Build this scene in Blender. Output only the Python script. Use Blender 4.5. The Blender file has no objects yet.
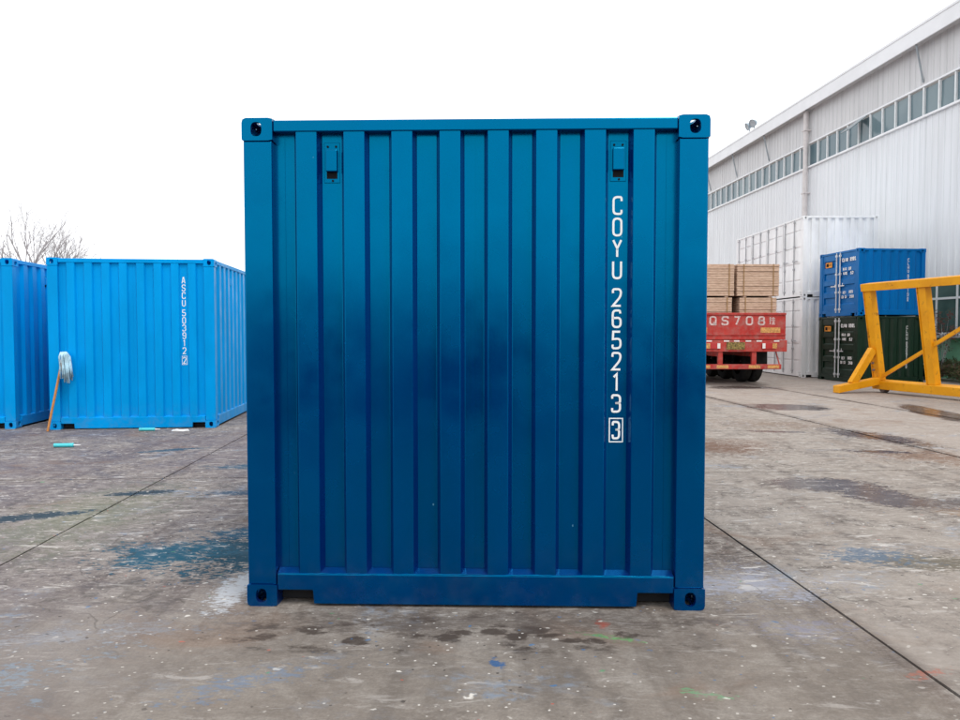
import bpy, math, random
from mathutils import Vector, Matrix
random.seed(7)
S = bpy.context.scene
COL = S.collection
R = math.radians

# ------------------------------------------------------------------ camera
cam = bpy.data.cameras.new('camera')
cam.sensor_width = 36.0
cam.lens = 36.0 * 726.2 / 960.0
cam.clip_start = 0.05
cam.clip_end = 3000
camo = bpy.data.objects.new('camera', cam)
COL.objects.link(camo)
camo.location = (0, 0, 1.469)
camo.rotation_euler = (R(90 - 2.18), 0, 0)
S.camera = camo

# ------------------------------------------------------------------ sky, sun, exposure (bright overcast)
SUN = Vector((0.35, -0.45, 0.82)).normalized()
w = bpy.data.worlds.new('World')
S.world = w
w.use_nodes = True
nt = w.node_tree
nt.nodes.clear()
sky = nt.nodes.new('ShaderNodeTexSky')
sky.sky_type = 'NISHITA'
sky.sun_disc = False
sky.sun_elevation = math.asin(SUN.z)
sky.sun_rotation = math.atan2(SUN.x, SUN.y)
hs = nt.nodes.new('ShaderNodeHueSaturation')
hs.inputs['Saturation'].default_value = 0.12
mx = nt.nodes.new('ShaderNodeMixRGB')            # closed cloud cover over the clear sky
mx.inputs[0].default_value = 0.85
mx.inputs[2].default_value = (9.2, 9.35, 9.6, 1)
bg = nt.nodes.new('ShaderNodeBackground')
bg.inputs['Strength'].default_value = 0.145
out = nt.nodes.new('ShaderNodeOutputWorld')
nt.links.new(sky.outputs[0], hs.inputs['Color'])
nt.links.new(hs.outputs[0], mx.inputs[1])
nt.links.new(mx.outputs[0], bg.inputs[0])
nt.links.new(bg.outputs[0], out.inputs[0])

sl = bpy.data.lights.new('sun', 'SUN')
sl.energy = 1.3
sl.angle = R(25)
sl.color = (1, 0.97, 0.92)
so = bpy.data.objects.new('sun', sl)
COL.objects.link(so)
so.rotation_euler = SUN.to_track_quat('Z', 'Y').to_euler()

S.view_settings.view_transform = 'Standard'
S.view_settings.look = 'None'
S.view_settings.exposure = 0.30
S.view_settings.gamma = 1.0
S.view_settings.use_curve_mapping = False
S.render.resolution_x, S.render.resolution_y = 1024, 768


# ------------------------------------------------------------------ node helpers
class NG:
    def __init__(s, name):
        s.m = bpy.data.materials.new(name)
        s.m.use_nodes = True
        s.t = s.m.node_tree
        s.t.nodes.clear()
        s.o = s.t.nodes.new('ShaderNodeOutputMaterial')
        s.b = s.t.nodes.new('ShaderNodeBsdfPrincipled')
        s.t.links.new(s.b.outputs[0], s.o.inputs[0])

    def n(s, ty, **kw):
        x = s.t.nodes.new(ty)
        for k, v in kw.items():
            setattr(x, k, v)
        return x

    def put(s, sock, v):
        if hasattr(v, 'is_output') and v.is_output:
            s.t.links.new(v, sock)
        elif isinstance(v, (tuple, list)) and len(v) == 3 and sock.type == 'RGBA':
            sock.default_value = (*v, 1)
        else:
            sock.default_value = v

    def math(s, op, a, b=0.0, c=None, clamp=False):
        x = s.n('ShaderNodeMath', operation=op, use_clamp=clamp)
        s.put(x.inputs[0], a)
        s.put(x.inputs[1], b)
        if c is not None:
            s.put(x.inputs[2], c)
        return x.outputs[0]

    def mix(s, f, a, b, mode='MIX'):
        x = s.n('ShaderNodeMixRGB', blend_type=mode)
        s.put(x.inputs[0], f)
        s.put(x.inputs[1], a)
        s.put(x.inputs[2], b)
        return x.outputs[0]

    def pos(s):
        return s.n('ShaderNodeNewGeometry').outputs['Position']

    def obj(s):
        return s.n('ShaderNodeTexCoord').outputs['Object']

    def mapv(s, vec, scale=(1, 1, 1), loc=(0, 0, 0), rot=(0, 0, 0)):
        x = s.n('ShaderNodeMapping')
        s.put(x.inputs['Vector'], vec)
        x.inputs['Scale'].default_value = scale
        x.inputs['Location'].default_value = loc
        x.inputs['Rotation'].default_value = rot
        return x.outputs[0]

    def noise(s, vec, scale, detail=4, rough=0.55, dist=0.0):
        x = s.n('ShaderNodeTexNoise')
        s.put(x.inputs['Vector'], vec)
        x.inputs['Scale'].default_value = scale
        x.inputs['Detail'].default_value = detail
        x.inputs['Roughness'].default_value = rough
        x.inputs['Distortion'].default_value = dist
        return x.outputs['Fac']

    def vor(s, vec, scale):
        x = s.n('ShaderNodeTexVoronoi')
        s.put(x.inputs['Vector'], vec)
        x.inputs['Scale'].default_value = scale
        return x.outputs['Distance'], x.outputs['Color']

    def ramp(s, f, lo, hi, a=0.0, b=1.0, smooth=True):
        x = s.n('ShaderNodeMapRange', interpolation_type='SMOOTHSTEP' if smooth else 'LINEAR')
        s.put(x.inputs['Value'], f)
        x.inputs['From Min'].default_value = lo
        x.inputs['From Max'].default_value = hi
        x.inputs['To Min'].default_value = a
        x.inputs['To Max'].default_value = b
        return x.outputs['Result']

    def sep(s, v):
        x = s.n('ShaderNodeSeparateXYZ')
        s.put(x.inputs[0], v)
        return x.outputs

    def bump(s, h, strength=0.3, dist=0.01):
        x = s.n('ShaderNodeBump')
        s.put(x.inputs['Height'], h)
        x.inputs['Strength'].default_value = strength
        x.inputs['Distance'].default_value = dist
        s.t.links.new(x.outputs[0], s.b.inputs['Normal'])

    def set(s, **kw):
        for k, v in kw.items():
            s.put(s.b.inputs[k.replace('_', ' ')], v)
        return s.m


def simple(name, col, rough=0.6, metal=0.0, var=0.12, scale=6.0, spec=0.4, bump=0.0):
    g = NG(name)
    o = g.obj()
    f = g.noise(o, scale, 5)
    c = g.mix(g.ramp(f, 0.3, 0.7), tuple(x * (1 - var) for x in col), tuple(min(1, x * (1 + var)) for x in col))
    g.set(Base_Color=c, Roughness=rough, Metallic=metal, Specular_IOR_Level=spec)
    if bump:
        g.bump(g.noise(o, scale * 8, 4), bump, 0.004)
    return g.m


def paint(name, col, rough=0.38, spec=0.35, dirt=0.25, dirtcol=(0.09, 0.08, 0.07), chips=None, lowdirt=0.0, ior=1.5, tint=(1, 1, 1)):
    """gloss steel paint: slight mottling, vertical run marks, road dust near the bottom rail, sheet ripple"""
    g = NG(name)
    o = g.obj()
    p = g.pos()
    f1 = g.noise(g.mapv(p, (1, 1, 0.35)), 2.2, 5, 0.6)
    c = g.mix(g.ramp(f1, 0.3, 0.72), tuple(x * 0.90 for x in col), tuple(min(1, x * 1.08) for x in col))
    st = g.noise(g.mapv(p, (9, 9, 0.5)), 3.0, 5, 0.65)
    c = g.mix(g.math('MULTIPLY', g.ramp(st, 0.58, 0.8), dirt), c, dirtcol)
    if lowdirt:
        z = g.sep(p)[2]
        lo = g.math('MULTIPLY', g.ramp(z, 0.45, 0.0), g.ramp(g.noise(p, 9, 5, 0.7), 0.4, 0.75))
        c = g.mix(g.math('MULTIPLY', lo, lowdirt), c, (0.2, 0.18, 0.16))
    if chips:
        d, cc = g.vor(g.mapv(p, (1, 1, .6)), 16)
        k = g.math('MULTIPLY', g.ramp(d, 0.075, 0.05), g.ramp(g.sep(cc)[0], 0.955, 0.96))
        c = g.mix(k, c, chips)
    rr = g.ramp(g.noise(p, 3.5, 4), 0.3, 0.7, rough * 0.85, rough * 1.25)
    g.set(Base_Color=c, Roughness=rr, Specular_IOR_Level=spec, IOR=ior, Specular_Tint=tint)
    h = g.math('ADD', g.noise(g.mapv(p, (1, 1, 0.6)), 3.0, 2), g.math('MULTIPLY', g.noise(p, 160, 2), 0.02))
    g.bump(h, 0.17, 0.02)
    return g.m


# ------------------------------------------------------------------ mesh helpers
class MB:
    def __init__(s, T=None):
        s.v, s.f, s.T = [], [], T

    def add(s, vs, fs):
        b = len(s.v)
        s.v += [tuple(s.T(*p)) if s.T else tuple(p) for p in vs]
        s.f += [tuple(i + b for i in f) for f in fs]
        return s

    def box(s, x0, x1, y0, y1, z0, z1):
        vs = [(x, y, z) for z in (z0, z1) for y in (y0, y1) for x in (x0, x1)]
        return s.add(vs, [(0, 2, 3, 1), (4, 5, 7, 6), (0, 1, 5, 4), (2, 6, 7, 3), (0, 4, 6, 2), (1, 3, 7, 5)])

    def prism(s, poly, a0, a1, ax='y'):
        """poly in the plane across ax, counter-clockwise seen from -ax for y (x,z), from +ax for z (x,y), from +x for x (y,z)"""
        n = len(poly)
        if ax == 'y':
            P = lambda p, a: (p[0], a, p[1])
        elif ax == 'z':
            P = lambda p, a: (p[0], p[1], a)
        else:
            P = lambda p, a: (a, p[0], p[1])
        vs = [P(p, a0) for p in poly] + [P(p, a1) for p in poly]
        if ax == 'y':
            fs = [tuple(range(n)), tuple(range(2 * n - 1, n - 1, -1))] + [(i, n + i, n + (i + 1) % n, (i + 1) % n) for i in range(n)]
        else:
            fs = [tuple(range(n - 1, -1, -1)), tuple(range(n, 2 * n))] + [(i, (i + 1) % n, n + (i + 1) % n, n + i) for i in range(n)]
        return s.add(vs, fs)

    def tube(s, p0, p1, r0, r1=None, n=10, caps=True):
        r1 = r0 if r1 is None else r1
        p0, p1 = Vector(p0), Vector(p1)
        d = (p1 - p0).normalized()
        a = d.orthogonal().normalized()
        b = d.cross(a)
        vs = []
        for p, r in ((p0, r0), (p1, r1)):
            for i in range(n):
                t = 2 * math.pi * i / n
                vs.append(tuple(p + a * (r * math.cos(t)) + b * (r * math.sin(t))))
        fs = [(i, (i + 1) % n, n + (i + 1) % n, n + i) for i in range(n)]
        if caps:
            fs += [tuple(range(n - 1, -1, -1)), tuple(range(n, 2 * n))]
        return s.add(vs, fs)

    def path(s, pts, rads, n=6):
        pts = [Vector(p) for p in pts]
        vs, fs = [], []
        a = None
        for k, p in enumerate(pts):
            d = (pts[min(k + 1, len(pts) - 1)] - pts[max(k - 1, 0)]).normalized()
            a = d.orthogonal().normalized() if a is None else (a - d * a.dot(d)).normalized()
            b = d.cross(a)
            for i in range(n):
                t = 2 * math.pi * i / n
                vs.append(tuple(p + a * (rads[k] * math.cos(t)) + b * (rads[k] * math.sin(t))))
        for k in range(len(pts) - 1):
            for i in range(n):
                fs.append((k * n + i, k * n + (i + 1) % n, (k + 1) * n + (i + 1) % n, (k + 1) * n + i))
        fs += [tuple(range(n - 1, -1, -1)), tuple(range((len(pts) - 1) * n, len(pts) * n))]
        return s.add(vs, fs)

    def lathe(s, prof, n=28, ax='x', c=(0, 0, 0)):
        vs, fs = [], []
        for (r, a) in prof:
            for i in range(n):
                t = 2 * math.pi * i / n
                u, q = r * math.cos(t), r * math.sin(t)
                vs.append({'x': (c[0] + a, c[1] + u, c[2] + q), 'y': (c[0] + u, c[1] + a, c[2] + q), 'z': (c[0] + u, c[1] + q, c[2] + a)}[ax])
        for k in range(len(prof) - 1):
            for i in range(n):
                fs.append((k * n + i, k * n + (i + 1) % n, (k + 1) * n + (i + 1) % n, (k + 1) * n + i))
        return s.add(vs, fs)

    def mesh(s, name, mat, smooth=False):
        me = bpy.data.meshes.new(name)
        me.from_pydata(s.v, [], s.f)
        me.materials.append(mat)
        if smooth:
            me.polygons.foreach_set('use_smooth', [True] * len(me.polygons))
        me.validate()
        me.update()
        return me

    def build(s, name, mat, parent=None, bevel=0.0, smooth=False, seg=2):
        return link(name, s.mesh(name, mat, smooth), parent, bevel, seg)


def link(name, me, parent=None, bevel=0.0, seg=2):
    o = bpy.data.objects.new(name, me)
    COL.objects.link(o)
    o.parent = parent
    if bevel:
        m = o.modifiers.new('edge', 'BEVEL')
        m.width = bevel
        m.segments = seg
        m.limit_method = 'ANGLE'
        m.angle_limit = R(40)
    return o


def tag(o, label, cat, group=None, kind=None):
    if label:
        o['label'] = label
    if cat:
        o['category'] = cat
    if group:
        o['group'] = group
    if kind:
        o['kind'] = kind
    return o


def empty(name, loc, rz=0.0, label=None, cat=None, group=None):
    o = bpy.data.objects.new(name, None)
    o.empty_display_size = 0.2
    COL.objects.link(o)
    o.location = loc
    o.rotation_euler = (0, 0, rz)
    return tag(o, label, cat, group)


# ------------------------------------------------------------------ lettering (single-stroke shipping letters)
H_ = 1.9
GL = {
    'C': [[(1, 1.45), (1, H_), (0, H_), (0, 0), (1, 0), (1, .45)]],
    'O': [[(0, 0), (1, 0), (1, H_), (0, H_), 'c']],
    'Y': [[(0, H_), (.5, .95, 's'), (1, H_)], [(.5, .95), (.5, 0)]],
    'U': [[(0, H_), (0, 0), (1, 0), (1, H_)]],
    'A': [[(0, 0), (.42, H_, 's'), (.58, H_, 's'), (1, 0)], [(.17, .6), (.83, .6)]],
    'S': [[(1, 1.5), (1, H_), (0, H_), (0, .98), (1, .92), (1, 0), (0, 0), (0, .4)]],
    'Q': [[(0, 0), (1, 0), (1, H_), (0, H_), 'c'], [(.55, .5), (1.1, -.12)]],
    'L': [[(0, H_), (0, 0, 's'), (1, 0)]],
    'H': [[(0, 0), (0, H_)], [(1, 0), (1, H_)], [(0, .95), (1, .95)]],
    'X': [[(0, 0), (1, H_)], [(0, H_), (1, 0)]],
    'M': [[(0, 0), (0, H_, 's'), (.5, .8, 's'), (1, H_, 's'), (1, 0)]],
    'G': [[(1, 1.5), (1, H_), (0, H_), (0, 0), (1, 0), (1, .9, 's'), (.55, .9)]],
    'T': [[(0, H_), (1, H_)], [(.5, H_), (.5, 0)]],
    'R': [[(0, 0), (0, H_, 's'), (1, H_), (1, .9), (0, .9)], [(.5, .9), (1, 0)]],
    'E': [[(1, H_), (0, H_, 's'), (0, 0, 's'), (1, 0)], [(0, .95), (.8, .95)]],
    'N': [[(0, 0), (0, H_, 's'), (1, 0, 's'), (1, H_)]],
    'K': [[(0, 0), (0, H_)], [(1, H_), (0, .9, 's'), (1, 0)]],
    '0': [[(0, 0), (1, 0), (1, H_), (0, H_), 'c']],
    '1': [[(.18, 1.55), (.55, H_, 's'), (.55, 0)]],
    '2': [[(0, 1.45), (0, H_), (1, H_), (1, 1.1), (0, .0, 's'), (1, 0)]],
    '3': [[(0, 1.5), (0, H_), (1, H_), (1, 1.0), (.4, 1.0)], [(.4, 1.0), (1, 1.0), (1, 0), (0, 0), (0, .42)]],
    '5': [[(.95, H_), (.08, H_, 's'), (.03, 1.05, 's'), (1, 1.12), (1, 0), (0, 0), (0, .42)]],
    '6': [[(.95, 1.55), (.9, H_), (0, H_), (0, 0), (1, 0), (1, 1.08), (.02, 1.02)]],
    '7': [[(0, H_), (1, H_, 's'), (.35, 0)]],
    '8': [[(.08, 1.0), (.92, 1.0), (.92, H_), (.08, H_), 'c'], [(0, 0), (1, 0), (1, 1.0), (0, 1.0), 'c']],
    '9': [[(.05, .35), (.1, 0), (1, 0), (1, H_), (0, H_), (0, .85), (1, .9)]],
    '4': [[(.75, 0), (.75, H_, 's'), (0, .55, 's'), (1.05, .55)]],
    # the hanzi on the tailboard: hand radical and two stacked earths
    '#': [[(.0, 1.45), (.42, 1.5)], [(.22, 1.9), (.22, .05), (.08, .15)], [(0, .75), (.42, 1.0)],
          [(.55, 1.55), (1.25, 1.55)], [(.9, 1.9), (.9, 1.08)], [(.5, 1.08), (1.3, 1.08)],
          [(.58, .55), (1.22, .55)], [(.9, .85), (.9, .04)], [(.48, .04), (1.35, .04)]],
}


def fillet(pl, r=0.46):
    closed = pl[-1] == 'c'
    if closed:
        pl = pl[:-1]
    n = len(pl)
    o = []
    for i, p in enumerate(pl):
        P = Vector(p[:2])
        if (not closed and i in (0, n - 1)) or (len(p) == 3):
            o.append(P)
            continue
        A, B = Vector(pl[(i - 1) % n][:2]), Vector(pl[(i + 1) % n][:2])
        la, lb = (A - P).length, (B - P).length
        d = min(r, la * 0.5, lb * 0.5)
        q0, q1 = P + (A - P) / la * d, P + (B - P) / lb * d
        for k in range(6):
            t = k / 5
            o.append(q0 * (1 - t) ** 2 + P * 2 * t * (1 - t) + q1 * t * t)
    res = [o[0]]
    for q in o[1:]:
        if (q - res[-1]).length > 1e-4:
            res.append(q)
    if closed and (res[0] - res[-1]).length < 1e-4:
        res.pop()
    return res, closed


def stroke(mb, pts, closed, sw, X, thick=0.0012):
    """thick line of width sw; X maps (u,v,d) to a point of the face"""
    n = len(pts)
    L, Rr = [], []
    for i in range(n):
        a = pts[(i - 1) % n] if (closed or i > 0) else None
        b = pts[(i + 1) % n] if (closed or i < n - 1) else None
        p = pts[i]
        d1 = (p - a).normalized() if a is not None else None
        d2 = (b - p).normalized() if b is not None else None
        if d1 is None:
            m, k = Vector((-d2.y, d2.x)), 1
        elif d2 is None:
            m, k = Vector((-d1.y, d1.x)), 1
        else:
            n1, n2 = Vector((-d1.y, d1.x)), Vector((-d2.y, d2.x))
            m = n1 + n2
            m = m.normalized() if m.length > 1e-4 else n1
            k = 1 / max(0.45, m.dot(n1))
        L.append(p + m * (sw / 2 * k))
        Rr.append(p - m * (sw / 2 * k))
    b0 = len(mb.v)
    vs, fs = [], []
    for i in range(n):
        vs += [X(L[i].x, L[i].y, -thick), X(Rr[i].x, Rr[i].y, -thick), X(L[i].x, L[i].y, 0), X(Rr[i].x, Rr[i].y, 0)]
    for i in range(n if closed else n - 1):
        j = (i + 1) % n
        a, b = 4 * i, 4 * j
        fs += [(a, a + 1, b + 1, b), (a + 2, a, b, b + 2), (a + 1, a + 3, b + 3, b + 1)]
    if not closed:
        fs += [(0, 2, 3, 1), (4 * n - 4, 4 * n - 3, 4 * n - 1, 4 * n - 2)]
    mb.add(vs, fs)


def glyph(mb, ch, x, z, wd, ht, sw, d):
    """character with its left edge at x, its foot at z, on the face plane at depth d"""
    for pl in GL[ch]:
        pts, cl = fillet(list(pl))
        i_w, i_h = wd - sw, ht - sw
        pts = [Vector((x + sw / 2 + p.x * i_w, z + sw / 2 + p.y / H_ * i_h)) for p in pts]
        stroke(mb, pts, cl, sw, lambda u, v, q: (u, d + q, v))


def id_column(T, text, xc, ztop, d, root, k=1.0):
    """vertical container number; the part after | is boxed"""
    z = ztop
    ht, wd, sw, pit = .099 * k, .053 * k, .0112 * k, .1125 * k
    boxed = False
    for ch in text:
        if ch == ' ':
            z -= .033 * k
        elif ch == '|':
            boxed = True
            z -= .030 * k
        else:
            mb = MB(T)
            w2 = wd * (.85 if boxed else 1)
            glyph(mb, ch, xc - w2 / 2, z - ht, w2, ht, sw, d)
            if boxed:
                hw, e = .035 * k, .013 * k
                stroke(mb, [Vector(q) for q in ((xc - hw, z - ht - e), (xc + hw, z - ht - e), (xc + hw, z + e), (xc - hw, z + e))], True, .006 * k, lambda u, v, q: (u, d + q, v))
            mb.build('painted_character', M['letter'], root)
            z -= pit


def row(mb, text, x, z, ht, d, asp=0.58, gap=0.28, sws=0.23):
    wd = ht * asp
    for ch in text:
        if ch != ' ':
            glyph(mb, ch, x, z, wd, ht, ht * sws, d)
        x += wd * (1 + gap)


# ------------------------------------------------------------------ materials
M = {
    'navy': paint('deep_blue_paint', (0.0, 0.011, 0.098), 0.235, 0.5, 0.45, (0.0, 0.006, 0.055), lowdirt=0.05, ior=2.5, tint=(0.0, 0.58, 1.0), chips=(0.10, 0.22, 0.32)),
    'sky_blue': paint('bright_blue_paint', (0.0, 0.285, 0.70), 0.42, 0.5, 0.18, (0.0, 0.16, 0.48), lowdirt=0.2, tint=(0.05, 0.7, 1.0)),
    'mid_blue': paint('mid_blue_paint', (0.0, 0.115, 0.38), 0.4, 0.4, 0.3, lowdirt=0.0, tint=(0.1, 0.7, 1.0)),
    'dark_green': paint('dark_green_paint', (0.003, 0.020, 0.009), 0.4, 0.3, 0.3),
    'white_paint': paint('white_container_paint', (0.86, 0.88, 0.89), 0.45, 0.3, 0.10, (0.6, 0.6, 0.6)),
    'letter': simple('white_lettering', (0.86, 0.86, 0.86), 0.5, var=0.04),
    'orange_label': simple('orange_label', (0.75, 0.28, 0.02), 0.5, var=0.05),
    'dark': simple('dark_underside', (0.02, 0.02, 0.022), 0.85, var=0.2, spec=0.2),
    'galv': simple('galvanised_bar', (0.66, 0.68, 0.70), 0.45, 0.2, 0.08),
    'grey_bar': simple('grey_locking_bar', (0.42, 0.43, 0.45), 0.5, 0.2, 0.1),
    'gasket_and_slot': simple('black_gasket_and_slot_shade', (0.010, 0.010, 0.012), 0.8, var=0.1, spec=0.1),
}


# ------------------------------------------------------------------ shipping container
def round_pts(prof, r=0.005):
    """small bend radius on a folded sheet profile"""
    o = [Vector(prof[0])]
    for i in range(1, len(prof) - 1):
        P, A, B = Vector(prof[i]), Vector(prof[i - 1]), Vector(prof[i + 1])
        a, b = (A - P).normalized() * r, (B - P).normalized() * r
        o += [P + a, P * 0.5 + (P + a) * 0.25 + (P + b) * 0.25, P + b]
    o.append(Vector(prof[-1]))
    return o


def corrugated(T, half, z0, z1, d0, depth, period, fwd, slope, shift=0.0):
    """folded sheet on a face: forward bands at d0, recesses at d0+depth; recess centred on shift"""
    n = int((half - 0.03) / period)
    prof = [(-half, d0 + depth)]
    k = math.floor(-half / period)
    cs = []
    c = shift + period / 2
    while c - period > -half:
        c -= period
    while c < half:
        cs.append(c)
        c += period
    for c in cs:
        a, b = c - fwd / 2, c + fwd / 2
        if a - slope < -half + 0.01 or b + slope > half - 0.01:
            continue
        prof += [(a - slope, d0 + depth), (a, d0), (b, d0), (b + slope, d0 + depth)]
    prof.append((half, d0 + depth))
    pts = round_pts(prof)
    mb = MB(T)
    vs = [(p.x, p.y, z0) for p in pts] + [(p.x, p.y, z1) for p in pts]
    m = len(pts)
    mb.add(vs, [(i, i + 1, m + i + 1, m + i) for i in range(m - 1)])
    return mb, cs


CW, CH_, CL = .162, .118, .178      # corner casting


def ring_plate(outer, hole, y0, y1, P):
    """flat plate with a hole: outer(angle) and hole(angle) give points round the same centre"""
    mb = MB()
    N = 32
    vs, fs = [], []
    for y in (y0, y1):
        for fn in (outer, hole):
            for i in range(N):
                u, v = fn(2 * math.pi * i / N)
                vs.append(P(u, y, v))
    o0, h0, o1, h1 = 0, N, 2 * N, 3 * N
    for i in range(N):
        j = (i + 1) % N
        fs += [(o0 + i, o0 + j, h0 + j, h0 + i), (o1 + j, o1 + i, h1 + i, h1 + j), (h0 + i, h0 + j, h1 + j, h1 + i), (o0 + j, o0 + i, o1 + i, o1 + j)]
    mb.add(vs, fs)
    return mb


def rr_fn(x0, x1, z0, z1, rads, c):
    """ray from c at an angle to a rectangle whose corners are rounded (rads: bl, br, tr, tl)"""
    def f(t):
        dx, dz = math.cos(t), math.sin(t)
        lo, hi = 0.0, 1.0
        def inside(x, z):
            if not (x0 <= x <= x1 and z0 <= z <= z1):
                return False
            for (cx, cz, sx, sz, r) in ((x0, z0, 1, 1, rads[0]), (x1, z0, -1, 1, rads[1]), (x1, z1, -1, -1, rads[2]), (x0, z1, 1, -1, rads[3])):
                if r > 0:
                    ax, az = cx + sx * r, cz + sz * r
                    if (x - ax) * sx < 0 and (z - az) * sz < 0 and (x - ax) ** 2 + (z - az) ** 2 > r * r:
                        return False
            return True
        for _ in range(26):
            m = (lo + hi) / 2
            if inside(c[0] + dx * m, c[1] + dz * m):
                lo = m
            else:
                hi = m
        return c[0] + dx * lo, c[1] + dz * lo
    return f


CAST = {}


def casting_mesh(mat):
    """hollow corner casting for the top front left corner; outer corner at x=0, z=top, front at y=0"""
    if mat.name in CAST:
        return CAST[mat.name]
    t = 0.026
    r = 0.022
    mb = MB()

    def merge(o):
        mb.add(o.v, o.f)
    cx, cz = CW * 0.5, CH_ * 0.5
    def oval(a, b, c, p=2.6):
        def f(q):
            co, si = math.cos(q), math.sin(q)
            return c[0] + a * abs(co) ** (2 / p) * (1 if co >= 0 else -1), c[1] + b * abs(si) ** (2 / p) * (1 if si >= 0 else -1)
        return f
    # front (x,z)
    merge(ring_plate(rr_fn(0, CW, 0, CH_, (.006, .006, .006, r), (cx, cz)), oval(.029, .037, (cx - .004, cz)), 0, t, lambda u, y, v: (u, y, v)))
    # top (x,y)
    merge(ring_plate(rr_fn(r, CW, t, CL, (0, 0, 0, 0), ((r + CW) / 2, (t + CL) / 2)), oval(.036, .060, ((r + CW) / 2, (t + CL) / 2)), CH_ - .011, CH_, lambda u, y, v: (u, v, y)))
    # outer side (y,z)
    merge(ring_plate(rr_fn(t, CL, 0, CH_ - r, (0, 0, 0, 0), ((t + CL) / 2, (CH_ - r) / 2)), oval(.04, .031, ((t + CL) / 2, (CH_ - r) / 2)), 0, t, lambda u, y, v: (y, u, v)))
    # rounded edge between top and side
    arc = [(r - r * math.cos(R(90) * k / 6), CH_ - r + r * math.sin(R(90) * k / 6)) for k in range(7)]
    mb.prism([(r, CH_ - r)] + [(a, b) for a, b in reversed(arc)], t, CL, 'y')
    mb.box(CW - .012, CW, t, CL, 0, CH_ - .0112)      # inner side
    mb.box(t, CW - .0122, CL - .012, CL, 0, CH_ - .0112)
    mb.box(t, CW - .012, t, CL - .012, 0, .012)
    CAST[mat.name] = mb.mesh('corner_casting', mat)
    return CAST[mat.name]


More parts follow.
